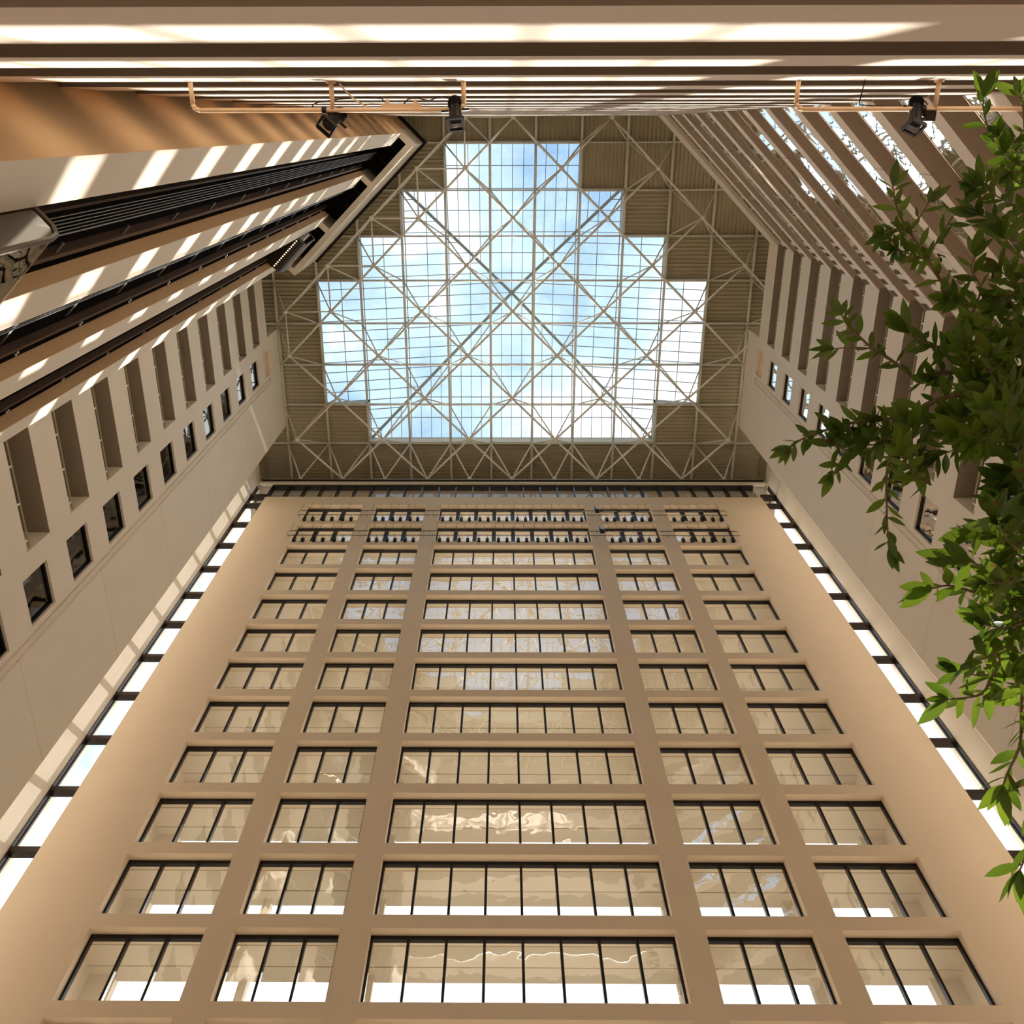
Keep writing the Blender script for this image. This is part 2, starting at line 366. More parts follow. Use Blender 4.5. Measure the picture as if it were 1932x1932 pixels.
# ------------------------------------------------------------------ right diagonal gallery (45 degrees)
r2 = math.sqrt(2)
def DG(u, v): # u along the edge from its back end, v outwards behind the edge
    return (9.6+(u+v)/r2, -.6+(u-v)/r2)
GL = 10.93
def gprism(q, u0, u1, v0, v1, z0, z1, m=0, mb=None):
    q.prism([DG(u0 if u0 > 0 else -.414*v0+.03, v0), DG(u0 if u0 > 0 else -.414*v1+.03, v1), DG(u1, v1), DG(u1, v0)][::-1], z0, z1, m, mb); return q
for k in range(16):
    z = PB[0]+0-PIT*k
    if z < 2: break
    r = empty('gallery_balcony', DG(GL/2, 0)+(z,)); ox, oy = DG(GL/2, 0)
    def loc(q):
        q.v = [(p[0]-ox, p[1]-oy, p[2]-z) for p in q.v]; return q
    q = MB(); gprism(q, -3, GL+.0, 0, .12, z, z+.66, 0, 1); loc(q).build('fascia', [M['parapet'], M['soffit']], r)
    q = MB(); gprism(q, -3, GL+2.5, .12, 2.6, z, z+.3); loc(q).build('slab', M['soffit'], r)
    q = MB(); gprism(q, -3, GL, .004, .014, z+.66, z+1.46); loc(q).build('glass_panel', M['rail_glass'], r)
    q = MB(); gprism(q, -3, GL, -.004, .022, z+1.46, z+1.5); loc(q).build('handrail', M['cream'], r)
    q = MB(); gprism(q, -3, GL, .002, .03, z+1.43, z+1.46); loc(q).build('rail_clip', M['bronze'], r)
    for u in (2.6, 6.2, 9.8):
        q = MB(); gprism(q, u, u+.02, -.004, .1, z-.004, z+.66); loc(q).build('joint', M['joint'], r)
    tag(r, ('slanting gallery balcony with glass railing at right, %s below the topmost' % ordn(k-1)) if k else 'topmost slanting gallery balcony with glass railing at right', 'balcony', 'diagonal gallery balconies')
b = MB(); gprism(b, -3, GL, 0, .25, 53.45, 55.3); gprism(b, -3, GL+2, .25, 3, 55.1, 55.3, 1); gprism(b, -3, GL+2.5, 2.6, 2.9, FL, 55.3)
tag(b.build('wall_right_diagonal', [M['wall'], M['soffit']]), kind='structure')

# ------------------------------------------------------------------ elevator tower (left diagonal)
CC = -5.71
def ST(s_, t): # s along the front, t out into the atrium
    return ((CC+t*r2-s_*r2)/2, (CC+t*r2+s_*r2)/2)
ZB = 53.45
def sbox(q, s0, s1, t0, t1, z0, z1, m=0, mb=None):
    q.prism([ST(s0, t0), ST(s0, t1), ST(s1, t1), ST(s1, t0)], z0, z1, m, mb); return q
tw = empty('elevator_tower', ST(10, -1)+(FL,)); TO = Vector(ST(10, -1)+(FL,))
def tb(q, name, m, parent=None, smooth=False):
    q.v = [(p[0]-TO.x, p[1]-TO.y, p[2]-TO.z) for p in q.v]; return q.build(name, m, parent or tw, smooth)
FINS = [(4.59, 5.57), (7.97, 9.0), (11.37, 12.42), (14.74, 15.75)]
for i, (s0, s1) in enumerate(FINS):
    q = MB(); sbox(q, s0, s1, -.36, 0, FL, ZB)
    sbox(q, s0-.006, s0+.001, -.36, -.002, FL, ZB-.002, 1)
    tb(q, 'pier', [M['wall'], M['orange']])
q = MB()
for s0, s1, t1 in ((4.59, 4.9, .93), (8.02, 8.37, .58), (12.0, 12.35, .58), (15.48, 15.78, .93)): sbox(q, s0, s1, -.36, t1, ZB, ZB+6.3)
sbox(q, 4.9, 15.48, .58, .93, ZB, ZB+6.3); tb(q, 'header', M['wall'])
q = MB(); sbox(q, 4.59, 4.95, -6.5, -.36, FL, ZB+6.3); tb(q, 'side_wall', M['orange'])
q = MB(); sbox(q, 4.36, 15.78, .93, 1.12, ZB+6.2, ZB+6.45); sbox(q, 4.36, 4.59, -6.5, .93, ZB+6.2, ZB+6.45); tb(q, 'shadow_gap_strip', M['black'])  # black strip standing in for the shadow gap between header and roof
q = MB(); sbox(q, 15.4, 15.75, -5.5, -.36, FL, ZB+6.3); tb(q, 'end_wall', M['wall'])
q = MB(); sbox(q, 4.95, 15.4, -2.9, -2.6, FL, ZB+6.3); sbox(q, 4.95, 15.4, -2.6, .58, ZB+3.2, ZB+3.4)
for s in (5.0, 8.45, 11.8, 15.3): sbox(q, s-.05, s+.05, -2.6, -.4, FL, ZB+3.2)
tb(q, 'shaft_lining', M['dark'])
q = MB()
for s0, s1 in ((4.9, 8.02), (8.37, 12.0), (12.35, 15.48)):
    for i in range(2): s = s0+(s1-s0)*(i+1)/3; sbox(q, s-.01, s+.01, -2.5, .5, ZB+3.1, ZB+3.19)
tb(q, 'lining_seam', M['greysteel'])
for i in range(3):
    a = FINS[i][1]; c_ = FINS[i+1][0]
    q = MB(); sbox(q, a+.03, a+.16, -.4, -.2, FL, ZB+.4); tb(q, 'guide_rail', M['greysteel'])
    q = MB(); sbox(q, a+.2, a+.26, -.62, -.5, FL, ZB+.4); tb(q, 'guide_rail', M['greysteel'])
    q = MB(); sbox(q, c_-.24, c_-.1, -.62, -.42, FL, ZB+.4); tb(q, 'guide_rail', M['brownrail'])
    q = MB(); sbox(q, c_-.60, c_-.5, -1.3, -1.18, FL, ZB+.4); tb(q, 'guide_rail', M['brownrail'])
    zt = ZB+.5; zb = 12.2 if i == 0 else (FL if i == 1 else 50.6)
    if zb < 50:
        for j in range(6):
            s = (a+.95+j*.11) if i == 0 else a+.30+j*.08; x, y = ST(s, -.4 if i == 0 else -.25); q = MB(); q.tube((x, y, zb), (x, y, zt), .010 if j < 5 else .018, 6); tb(q, 'hoist_cable', M['hoist'])
    if i:
        z = 9.0
        while z < ZB:
            q = MB(); sbox(q, a+.05, c_-.2, -.72, -.68, z, z+.12); tb(q, 'bracket', M['steel'] if i == 1 else M['greysteel'])
            q = MB()
            for ds in (.28, .36): x, y = ST(c_-ds, -.3); q.ball((x, y, z), .035, 8, 4)
            tb(q, 'bracket_bolt', M['steel']); z += PIT
    else:
        z = 10.2
        while z < ZB:
            q = MB(); sbox(q, c_-.5, c_-.05, -.5, -.46, z, z+.1); tb(q, 'bracket', M['greysteel']); z += PIT
tag(tw, 'cream elevator tower with black shafts rising along the left diagonal', 'elevator tower')
# dark gap where tower meets roof
# elevator cabs
def cab(si, z0, h, label):
    s0, s1 = FINS[si][1]+.06, FINS[si+1][0]-.06
    ox, oy = ST((s0+s1)/2, 0); r = empty('elevator_cab', (ox, oy, z0))
    def fin(q, n, m, sm=False):
        q.v = [(p[0]-ox, p[1]-oy, p[2]-z0) for p in q.v]; return q.build(n, m, r, sm)
    sA, sB = s0-.03, s1+.0; Tm = .55
    prof = [(-1.5, z0+.0), (.12, z0), (.30, z0+.03), (.44, z0+.12), (.52, z0+.3), (Tm, z0+.55)]
    q = MB()
    for i in range(len(prof)-1):
        (ta, za), (tb_, zb) = prof[i], prof[i+1]
        A = ST(sA, ta); B = ST(sB, ta); Cc = ST(sB, tb_); Dd = ST(sA, tb_)
        q.quad((A[0], A[1], za), (B[0], B[1], za), (Cc[0], Cc[1], zb), (Dd[0], Dd[1], zb))
    for s in (sA, sB):
        for i in range(len(prof)-1):
            (ta, za), (tb_, zb) = prof[i], prof[i+1]; A = ST(s, ta); B = ST(s, tb_)
            q.quad((A[0], A[1], za), (B[0], B[1], zb), (B[0], B[1], z0+.55), (A[0], A[1], z0+.55))
    base_ = fin(q, 'cab_base', M['bronze'], True)
    zt = z0+h
    top = [(Tm, z0+.55), (Tm, zt-.42), (.5, zt-.2), (.36, zt-.06), (.1, zt), (-1.5, zt+.02)]
    q = MB()
    for i in range(len(top)-2):
        (ta, za), (tb_, zb) = top[i], top[i+1]; A = ST(sA, ta); B = ST(sB, ta); Cc = ST(sB, tb_); Dd = ST(sA, tb_)
        q.quad((A[0], A[1], za), (B[0], B[1], za), (Cc[0], Cc[1], zb), (Dd[0], Dd[1], zb))
    fin(q, 'front_glass', M['cab_glass'])
    for s in (sA, sB):
        q = MB(); pts = [ST(s, t)+(z,) for t, z in [(-.02, z0+.55)]+top[:-1]+[(-.02, zt)]]
        k = len(q.v); q.v += pts; q.f.append(tuple(range(len(pts)))); q.m.append(0); fin(q, 'side_glass', M['cab_glass'])
    for s in (sA, sB):
        q = MB(); pts = [Vector(ST(s, t)+(z,)) for t, z in top]; q.path(pts, .045, 6); fin(q, 'corner_post', M['brownrail'])
    q = MB(); q.bar(ST(sA, .1)+(zt,), ST(sB, .1)+(zt,), .08, .06); q.bar(ST(sA, Tm)+(z0+.58,), ST(sB, Tm)+(z0+.58,), .05, .06); fin(q, 'rim', M['greysteel'])
    q = MB(); sbox(q, sA+.02, sB-.02, -1.5, -1.45, z0+.05, zt); sbox(q, sA+.02, sB-.02, -1.5, .05, zt-.08, zt); sbox(q, sA+.02, sA+.05, -1.5, -.4, z0, zt); sbox(q, sB-.05, sB-.02, -1.5, -.4, z0, zt); sbox(q, sA+.05, sB-.05, -1.45, .4, z0+.5, z0+.56); fin(q, 'cabin', M['inner'])
    for i in range(14):
        x, y = ST(sA+.14+(sB-sA-.28)*i/13, .06); q = MB(); q.ball((x, y, z0-.01), .036, 8, 4, sc=(1, 1, .4)); fin(q, 'lamp', M['bulb']).parent = base_
    tag(r, label, 'elevator', 'glass elevator cabs')
cab(2, 48.0, 2.9, 'dark rounded elevator cab with a row of small warm lamps high in the tower')
cab(0, 9.3, 3.15, 'glass-walled elevator cab with brown frame cut by the left picture edge')

# ------------------------------------------------------------------ roof: grid of the space frame, deck and skylight
K = 1.0418; c = 3.185; TX = .667; ZL = 57.62; ZU = 61.0
def LN(i, j): return Vector((TX+i*c, 24.91-(8-j)*c, ZL))
def UN(i, j): return Vector((TX+.0+(i+.5)*c, 24.91-(8-j)*c+.5*c+.03, ZU)) # i+.5, j+.5
lower = set()
for j in range(0, 9):
    for i in range(-6, 7):
        if (i+j) % 2: continue
        if i < 0 and -i > j+1 and j < 4: continue
        if i > j+3: continue
        if abs(i) > 5 and j >= 5: continue
        lower.add((i, j))
edge = [(-1, 0), (-2, 1), (-3, 2), (-4, 3), (-5, 4)]
lower |= set(edge); lower -= {(-3, 1), (-4, 2), (-5, 3), (-2, 0), (-6, 4), (-6, 6)}
for i in range(-5, 6): lower.add((i, 8))
upper = set((i, j) for i in range(-7, 7) for j in range(-1, 8) if not (i > j+3.5 and i > 0))
mem = []
for (i, j) in lower:
    A = LN(i, j)
    if j < 8:
        for di in (1, -1):
            if (i+di, j+1) in lower and ((i+j) % 2 == 0 or (i, j) in edge and (i+di, j+1) in edge): mem.append((A, LN(i+di, j+1), .075))
    if (i, j) in edge:
        for q in ((i+1, j), (i, j+1)):
            if q in lower: mem.append((A, LN(*q), .05))
    for di in (0, -1):
        for dj in (0, -1):
            if (i+di, j+dj) in upper: mem.append((A, UN(i+di, j+dj), .05 if j < 8 else .06))
for (i, j) in upper:
    if (i+1, j) in upper: mem.append((UN(i, j), UN(i+1, j), .045))
    if (i, j+1) in upper: mem.append((UN(i, j), UN(i, j+1), .055))
tr = empty('space_frame', (TX, 12, ZL)); TRO = Vector((TX, 12, ZL))
def seen(m):
    p = (m[0]+m[1])/2; return -(m[0]-m[1]).length*m[2]/(p.length) + (10 if abs(p.x-TX) > 16 else 0)
def intower(p):
    s_ = (p.y-p.x)/r2; t_ = (p.x+p.y-CC)/r2; return t_ < 1.1 and 4.2 < s_ < 16.2
mem = [m_ for m_ in mem if not (intower(m_[0]) or intower(m_[1]) or intower((m_[0]+m_[1])/2))]
lower = {q for q in lower if not intower(LN(*q))}; upper = {q for q in upper if not intower(UN(*q))}
mem.sort(key=seen)
def trb(q, n, kind=None, sm=True):
    q.v = [(p[0]-TRO.x, p[1]-TRO.y, p[2]-TRO.z) for p in q.v]; o = q.build(n, M['truss'], tr, sm)
    if kind: o['kind'] = kind
for a, b_, rr in mem[:100]:
    trb(MB().tube(a, b_, rr, 8), 'strut')
q = MB()
for a, b_, rr in mem[100:]: q.tube(a, b_, rr, 6)
trb(q, 'strut', 'stuff')
for p in sorted(lower): trb(MB().ball(LN(*p), .17, 12, 7), 'node_ball')
q = MB()
for p in sorted(upper): q.ball(UN(*p), .12, 8, 5)
trb(q, 'node_ball', 'stuff')
trb(MB().tube((-18.0, 24.95, 57.42), (19.4, 24.95, 57.42), .13, 10), 'edge_tube')
tag(tr, 'ivory tubular space frame spanning below the skylight', 'roof truss')
# skylight region (cells): row -> half width in cells; rows counted from Y of upper row 0
YS = 24.91-.5*c+.03-7*c; YC = YS+3.5*c; ZS = 61.35; SLP = .235
ROW = {0: 1, 1: 2, 2: 3, 3: 4, 4: 4, 5: 4, 6: 3}
def inside(x, y):
    r_ = math.floor((y-YS)/c)
    if r_ < 0 or r_ > 6: return False
    return abs(x-TX) < (ROW[r_]+.5)*c
def zsk(x, y): return ZS+.25+SLP*(4.5*c-max(abs(x-TX), abs(y-YC)))
# deck with ribs
b = MB(); dz = ZU+.32
for i in range(-6, 7):
    for j in range(-2, 10):
        x0 = TX+(i-.5)*c; y0 = YS+j*c; x1 = x0+c; y1 = y0+c
        if inside((x0+x1)/2, (y0+y1)/2): continue
        n = 11; along_y = (j <= -1) or (i > 0 and j == 0) or (i > 3 and j == 1)
        p = c/n
        for k in range(n):
            o0 = k*p
            pr = [(0, 0), (.28, 0), (.36, .12), (.92, .12), (1.0, 0)]
            for a in range(4):
                ua, za = pr[a]; ub, zb = pr[a+1]
                if along_y: b.quad((x0+o0+ua*p, y1, dz+za), (x0+o0+ub*p, y1, dz+zb), (x0+o0+ub*p, y0, dz+zb), (x0+o0+ua*p, y0, dz+za))
                else: b.quad((x0, y0+o0+ua*p, dz+za), (x0, y0+o0+ub*p, dz+zb), (x1, y0+o0+ub*p, dz+zb), (x1, y0+o0+ua*p, dz+za))
        b.quad((x0, y0, dz+.16), (x1, y0, dz+.16), (x1, y1, dz+.16), (x0, y1, dz+.16))
tag(b.build('ceiling', M['deck']), kind='structure')
for i in range(-6, 7):
    x = TX+(i+.5)*c
    if i == 6: continue
    segs = []; 
    q = MB(); q.box(x-.06, x+.06, -4, 27.9, dz-.16, dz-.0); q.box(x-.09, x+.09, -4, 27.9, dz-.19, dz-.16)
    nm = ordn(i+6); tag(q.build('roof_beam', M['truss']), 'ivory roof beam under the metal deck running towards the window wall, %s from the left' % nm, 'beam', 'lengthwise roof beams')
for j in range(-1, 8):
    y = YS+j*c; q = MB(); q.box(-19, 20.4, y-.05, y+.05, dz-.15, dz-.01)
    tag(q.build('roof_beam', M['truss']), 'thin ivory cross beam under the roof deck, %s from the back wall' % ordn(j+1), 'beam', 'cross roof beams')
# walls of the roof void
b = MB(); b.box(-19.3, -18.9, -4, 28, 57.6, 62); b.box(20.3, 20.7, -4, 28, 57.6, 62); b.box(-19.3, -18.9, -4, 21, 55.3, 57.6); b.box(20.3, 20.7, -4, 21, 55.3, 57.6); b.box(-19.3, 20.7, -4.4, -4, 55, 62); b.box(-19.3, 20.7, 28.0, 28.3, 57.4, 62)
tag(b.build('wall_roof_void', M['deck']), kind='structure')
# skylight
sk = empty('skylight', (TX, YC, ZS)); SO = Vector((TX, YC, ZS))
def skb(q, n, m):
    q.v = [(p[0]-SO.x, p[1]-SO.y, p[2]-SO.z) for p in q.v]; return q.build(n, m, sk)
h = c/4; q = MB(); cu = MB()
for a in range(-18, 18):
    for bb in range(0, 28):
        x0 = TX+a*h; y0 = YS+bb*h; x1 = x0+h; y1 = y0+h; xm, ym = (x0+x1)/2, (y0+y1)/2
        if not inside(xm, ym): continue
        P = [Vector((x, y, zsk(x, y))) for x, y in ((x0, y0), (x1, y0), (x1, y1), (x0, y1))]
        if (xm-TX)*(ym-YC) > 0: q.tri(P[0], P[1], P[2]); q.tri(P[0], P[2], P[3])
        else: q.tri(P[0], P[1], P[3]); q.tri(P[1], P[2], P[3])
        for (dx, dy, i0, i1) in ((-h, 0, 0, 3), (h, 0, 1, 2), (0, -h, 0, 1), (0, h, 3, 2)):
            if not inside(xm+dx, ym+dy):
                A, B = P[i0], P[i1]; o = Vector((dx, dy, 0)).normalized()
                A2 = Vector((A.x, A.y, dz-.2)); B2 = Vector((B.x, B.y, dz-.2))
                cu.hexa([A2, B2, B2+o*.1, A2+o*.1, A, B, B+o*.1, A+o*.1])
                cu.hexa([A2-o*.1, B2-o*.1, B2, A2, A2-o*.1+Vector((0, 0, .08)), B2-o*.1+Vector((0, 0, .08)), B2+Vector((0, 0, .08)), A2+Vector((0, 0, .08))])
skb(q, 'glazing', M['sky_glass']); skb(cu, 'curb', M['white'])
q = MB(); q2 = MB()
def segs(fix, along, lo, hi, horiz):
    run = None; st = h
    t = lo
    while t <= hi+1e-6:
        m_ = t+st/2
        ok = t < hi-1e-6 and ((inside(m_, fix+.01) or inside(m_, fix-.01)) if horiz else (inside(fix+.01, m_) or inside(fix-.01, m_)))
        if ok and run is None: run = t
        if not ok and run is not None: yield (run, t); run = None
        t += st
for a in range(-18, 19):       # lines of constant x
    x = TX+a*h; ax = abs(a*h)
    for (y0, y1) in segs(x, 'y', YS, YS+7*c, False):
        # north/south faces |y-YC|>ax: bars every quarter; east/west faces: purlins every half
        for s0, s1, kind in ((y0, min(y1, YC-ax), 'm'), (max(y0, YC-ax), min(y1, YC+ax), 'p'), (max(y0, YC+ax), y1, 'm')):
            if s1-s0 < .05: continue
            if kind == 'p' and a % 2: continue
            big = (a % 4 == 2)
            q.bar((x, s0, zsk(x, s0)-.05), (x, s1, zsk(x, s1)-.05), .045 if not big else .06, .08)
for bb in range(0, 29):
    y = YS+bb*h; ay = abs(y-YC)
    for (x0, x1) in segs(y, 'x', TX-4.5*c, TX+4.5*c, True):
        for s0, s1, kind in ((x0, min(x1, TX-ay), 'm'), (max(x0, TX-ay), min(x1, TX+ay), 'p'), (max(x0, TX+ay), x1, 'm')):
            if s1-s0 < .05: continue
            if kind == 'p' and bb % 2: continue
            q.bar((s0, y, zsk(s0, y)-.05), (s1, y, zsk(s1, y)-.05), .045, .08)
skb(q, 'glazing_bars', M['glazebar'])
for sx in (1, -1):
    for sy in (1, -1):
        m_ = 3.5*c if sy > 0 else 2.5*c
        P0 = Vector((TX, YC, zsk(TX, YC)-.15)); P1 = Vector((TX+sx*m_, YC+sy*m_, zsk(TX+m_, YC)-.15))
        skb(MB().bar(P0, P1, .2, .2), 'hip_beam', M['glazebar'])
tag(sk, 'stepped pyramid skylight of gridded glass panes in the middle of the roof', 'skylight')

# ------------------------------------------------------------------ light rails in front of the two top window rows
def light_rail(z, lab):
    r = empty('light_rail', (.7, 24.5, z)); ox, oy = .7, 24.5
    for y, xa, xb in ((24.40, -13.72, 14.98), (24.71, -13.95, 15.2)):
        q = MB(); q.tube((xa-ox, y-oy, 0), (xb-ox, y-oy, 0), .025, 6); q.build('rod', M['bronze'], r)
    spots = []
    for (x0, x1), n in zip(BAYS, NP):
        for i in range(n):
            for f_ in (.25, .68): spots.append(x0+(x1-x0)*(i+f_)/n)
    for x in spots:
        q = MB(); q.tube((x-ox, .2, .0), (x-ox, .52, -.02), .018, 5)
        q.box(x-ox-.10, x-ox+.10, .44, .62, -.22, .10); q.build('lamp', M['black'], r)
    for i, x in enumerate(spots):
        q = MB(); q.tube((x-ox-.2, -.1, 0), (x-ox-.2, -.1, 1.1), .011, 5); q.build('hanger', M['black'], r)
    for x in (-13.8, -9.6, -9.2, -5.1, -4.7, 6.0, 6.5, 10.6, 11.0, 15.0):
        q = MB(); q.path([(x-ox, -.1, 0), (x-ox+.03, -.1, -.12), (x-ox-.03, -.1, -.28)], .014, 5); q.path([(x-ox, .21, 0), (x-ox+.03, .21, -.12), (x-ox-.03, .21, -.28)], .014, 5); q.build('hook', M['black'], r)
    tag(r, lab, 'light rail', 'light rails on the window wall')
light_rail(51.06, 'dark rail of small lamps across the top row of windows')
light_rail(48.05, 'dark rail of small lamps across the second row of windows')
for z, lab in ((50.85, 'small black floodlight box on the upper light rail right of the wide centre window'), (47.85, 'small black floodlight box on the second light rail right of the wide centre window')):
    r = empty('floodlight', (6.36, 24.31, z))
    q = MB(); q.box(-.12, .12, -.12, .12, -.05, .35); q.box(-.16, -.12, -.1, .1, -.1, .5); q.build('housing', M['black'], r)
    q = MB(); q.box(-.1, .1, -.14, -.12, .1, .32); q.build('bracket', M['steel'], r)
    q = MB(); q.path([(.1, 0, -.05), (.25, .05, -.2), (.5, .1, -.28), (.8, .2, -.22)], .012, 5); q.build('cable', M['cable'], r)
    tag(r, lab, 'floodlight', 'floodlights on the rails')

# ------------------------------------------------------------------ pipe rails with stage spotlights on the back wall
def hz_(x, y, z):
    d = at(x, y, 1.0); return d*(z/d.z)
PZ, PYo = 12.72, -.22
def pipe_rail(xs_, x_end, label):
    r = empty('pipe_rail', (xs_[0], YB, PZ)); ox, oy, oz = xs_[0], YB, PZ
    def P(x, y, z): return (x-ox, y-oy, z-oz)
    q = MB(); xa = xs_[0]; pts = [P(xa, -.59, PZ), P(xa, PYo-.08, PZ), P(xa+.03, PYo-.02, PZ), P(xa+.10, PYo, PZ)]
    q.path(pts, .034, 8); xe = x_end
    if label[0]: q.path([P(xa+.10, PYo, PZ), P(xe-.10, PYo, PZ), P(xe-.03, PYo-.02, PZ), P(xe, PYo-.08, PZ), P(xe, -.59, PZ)], .034, 8)
    else: q.path([P(xa+.10, PYo, PZ), P(xe, PYo, PZ)], .034, 8)
    q.build('pipe', M['cream'], r, True)
    for x in xs_[1:]:
        q = MB(); q.tube(P(x, -.59, PZ), P(x, PYo, PZ), .034, 8); q.tube(P(x, -.6, PZ), P(x, -.57, PZ), .07, 8); q.build('arm', M['cream'], r, True)
    tag(r, label[1], 'pipe rail', 'peach pipe rails')
    return r
pipe_rail([-4.42, -2.43], -.56, (1, 'peach painted pipe rail holding two spotlights left of the centre'))
pipe_rail([4.15, 6.12], 9.3, (0, 'peach painted pipe rail holding one spotlight at the upper right'))
def spotlight(rear, front, clamp_x, label, barn=False):
    A = hz_(*rear); B = hz_(*front); o = (A+B)/2; r = empty('spotlight', o); d = (B-A); L_ = d.length; d.normalize()
    def l(p): return Vector(p)-o
    q = MB(); q.ball(l(A+d*.03), .085, 12, 8); q.tube(l(A+d*.02), l(A+d*L_*.5), .095, 14, .085); q.tube(l(A+d*L_*.5), l(B-d*.06), .085, 14, .10); 
    for i in range(4): q.tube(l(A+d*(.05+i*.03)), l(A+d*(.06+i*.03)), .105, 14)
    body = q.build('body', M['black'], r, False)
    u = d.cross(Vector((0, 0, 1))).normalized(); v = d.cross(u)
    q = MB()
    for i in range(4):   # square colour-filter frame around the lens
        a_ = [u+v, v-u, -u-v, u-v]; p = B+a_[i]*.11; p2 = B+a_[(i+1) % 4]*.11; q.bar(l(p), l(p2), .03, .05, d)
    q.build('filter_frame', M['black'], body)
    q = MB(); q.tube(l(B-d*.05), l(B-d*.045), .08, 14); q.build('lens', M['dark'], body)
    pp = Vector((clamp_x, PYo, PZ)); mid = A+d*L_*.45
    q = MB(); q.path([l(mid+u*.11), l(mid+u*.12+(pp-mid)*.5), l(pp)], .014, 6); q.path([l(mid-u*.11), l(mid-u*.12+(pp-mid)*.5), l(pp)], .014, 6); q.build('yoke', M['black'], r)
    q = MB(); q.tube(l(pp+Vector((-.03, 0, 0))), l(pp+Vector((.03, 0, 0))), .055, 8); q.tube(l(mid+u*.1), l(mid+u*.2), .02, 6); q.tube(l(mid-u*.1), l(mid-u*.2), .02, 6); q.build('clamp', M['black'], r)
    if barn:
        q = MB(); c0 = mid+Vector((.2, .05, 0)); q.box(*[x for i in range(3) for x in (l(c0)[i]-.07, l(c0)[i]+.07)]); q.build('ballast', M['bronze'], r)
    tag(r, label, 'spotlight', 'black stage spotlights')
spotlight((646, 212, 12.95), (616, 238, 12.55), -2.55, 'black stage spotlight tilted left beside the middle arm of the left pipe rail')
spotlight((858, 188, 12.85), (860, 234, 12.5), -.72, 'black stage spotlight at the right end of the left pipe rail')
spotlight((1729, 188, 12.9), (1724, 240, 12.5), 5.95, 'black stage spotlight on the right pipe rail near the tree leaves', True)
def cable_at(px, name, m_, rad, label, parent=None):
    pts = [hz_(*p) for p in px]; o = pts[0]; q = MB(); q.path([p-o for p in pts], rad, 6); ob = q.build(name, m_, None, True); ob.location = o
    tag(ob, label, 'cable')
cable_at([(640, 158, 12.7), (655, 175, 12.7), (672, 190, 12.72), (695, 203, 12.75)], 'cable', M['cable'], .012, 'tan cable slanting from the balcony edge down to the left pipe rail')
cable_at([(612, 210, 12.7), (592, 206, 12.74), (589, 198, 12.74), (600, 193, 12.74), (640, 187, 12.74), (690, 184, 12.74), (720, 186, 12.74), (733, 199, 12.74)], 'cable', M['black'], .009, 'thin black cable looping from the tilted spotlight along the left pipe rail')
cable_at([(760, 198, 12.74), (770, 187, 12.74), (785, 185, 12.74), (810, 190, 12.74), (825, 184, 12.74), (840, 183, 12.74), (853, 188, 12.8)], 'cable', M['black'], .009, 'thin black cable running to the spotlight at the right end of the left pipe rail')
cable_at([(1632, 148, 12.72), (1630, 160, 12.72), (1622, 190, 12.72), (1621, 198, 12.74), (1650, 200, 12.74), (1700, 201, 12.74), (1735, 199, 12.76), (1745, 190, 12.8), (1750, 198, 12.76)], 'cable', M['black'], .009, 'thin black cable dropping to the right pipe rail and its spotlight')
q = MB(); A = Vector((-1.45, PYo-.05, PZ+.02)); q.box(-.28, .28, -.03, .03, -.03, .03); q.tube((-.2, 0, 0), (-.2, -.09, 0), .03, 6); q.tube((.2, 0, 0), (.2, -.09, 0), .03, 6)
ob = q.build('outlet_box', M['cream']); ob.location = A; tag(ob, 'slim peach outlet bar strapped to the left pipe rail', 'outlet')

# ------------------------------------------------------------------ tree at the right
ML = bpy.data.materials.new('leaf'); ML.use_nodes = True; n = ML.node_tree.nodes; l = ML.node_tree.links; n.clear()
o_ = n.new('ShaderNodeOutputMaterial'); ms = n.new('ShaderNodeMixShader'); ms2 = n.new('ShaderNodeMixShader'); df = n.new('ShaderNodeBsdfDiffuse'); tl = n.new('ShaderNodeBsdfTranslucent'); gl = n.new('ShaderNodeBsdfGlossy'); fr = n.new('ShaderNodeFresnel')
t = n.new('ShaderNodeTexCoord'); z1 = n.new('ShaderNodeTexNoise'); z1.inputs['Scale'].default_value = 5; z2 = n.new('ShaderNodeTexNoise'); z2.inputs['Scale'].default_value = 22; z2.inputs['Detail'].default_value = 3
l.new(t.outputs['Object'], z1.inputs['Vector']); l.new(t.outputs['Object'], z2.inputs['Vector'])
c1 = n.new('ShaderNodeValToRGB'); c1.color_ramp.elements[0].position = .35; c1.color_ramp.elements[0].color = (.05, .10, .015, 1); c1.color_ramp.elements[1].position = .68; c1.color_ramp.elements[1].color = (.13, .20, .025, 1)
c2 = n.new('ShaderNodeValToRGB'); c2.color_ramp.elements[0].position = .64; c2.color_ramp.elements[0].color = (0, 0, 0, 1); c2.color_ramp.elements[1].position = .70; c2.color_ramp.elements[1].color = (1, 1, 1, 1)
l.new(z1.outputs['Fac'], c1.inputs[0]); l.new(z2.outputs['Fac'], c2.inputs[0])
mc = n.new('ShaderNodeMix'); mc.data_type = 'RGBA'; l.new(c2.outputs[0], mc.inputs[0]); l.new(c1.outputs[0], mc.inputs[6]); mc.inputs[7].default_value = (.13, .075, .02, 1)
br = n.new('ShaderNodeMix'); br.data_type = 'RGBA'; br.blend_type = 'MULTIPLY'; br.inputs[0].default_value = 1; l.new(mc.outputs[2], br.inputs[6]); br.inputs[7].default_value = (1.9, 1.9, 1.0, 1)
l.new(mc.outputs[2], df.inputs[0]); l.new(br.outputs[2], tl.inputs[0]); ms.inputs[0].default_value = .42
l.new(df.outputs[0], ms.inputs[1]); l.new(tl.outputs[0], ms.inputs[2]); gl.inputs['Roughness'].default_value = .35; fr.inputs[0].default_value = 1.35
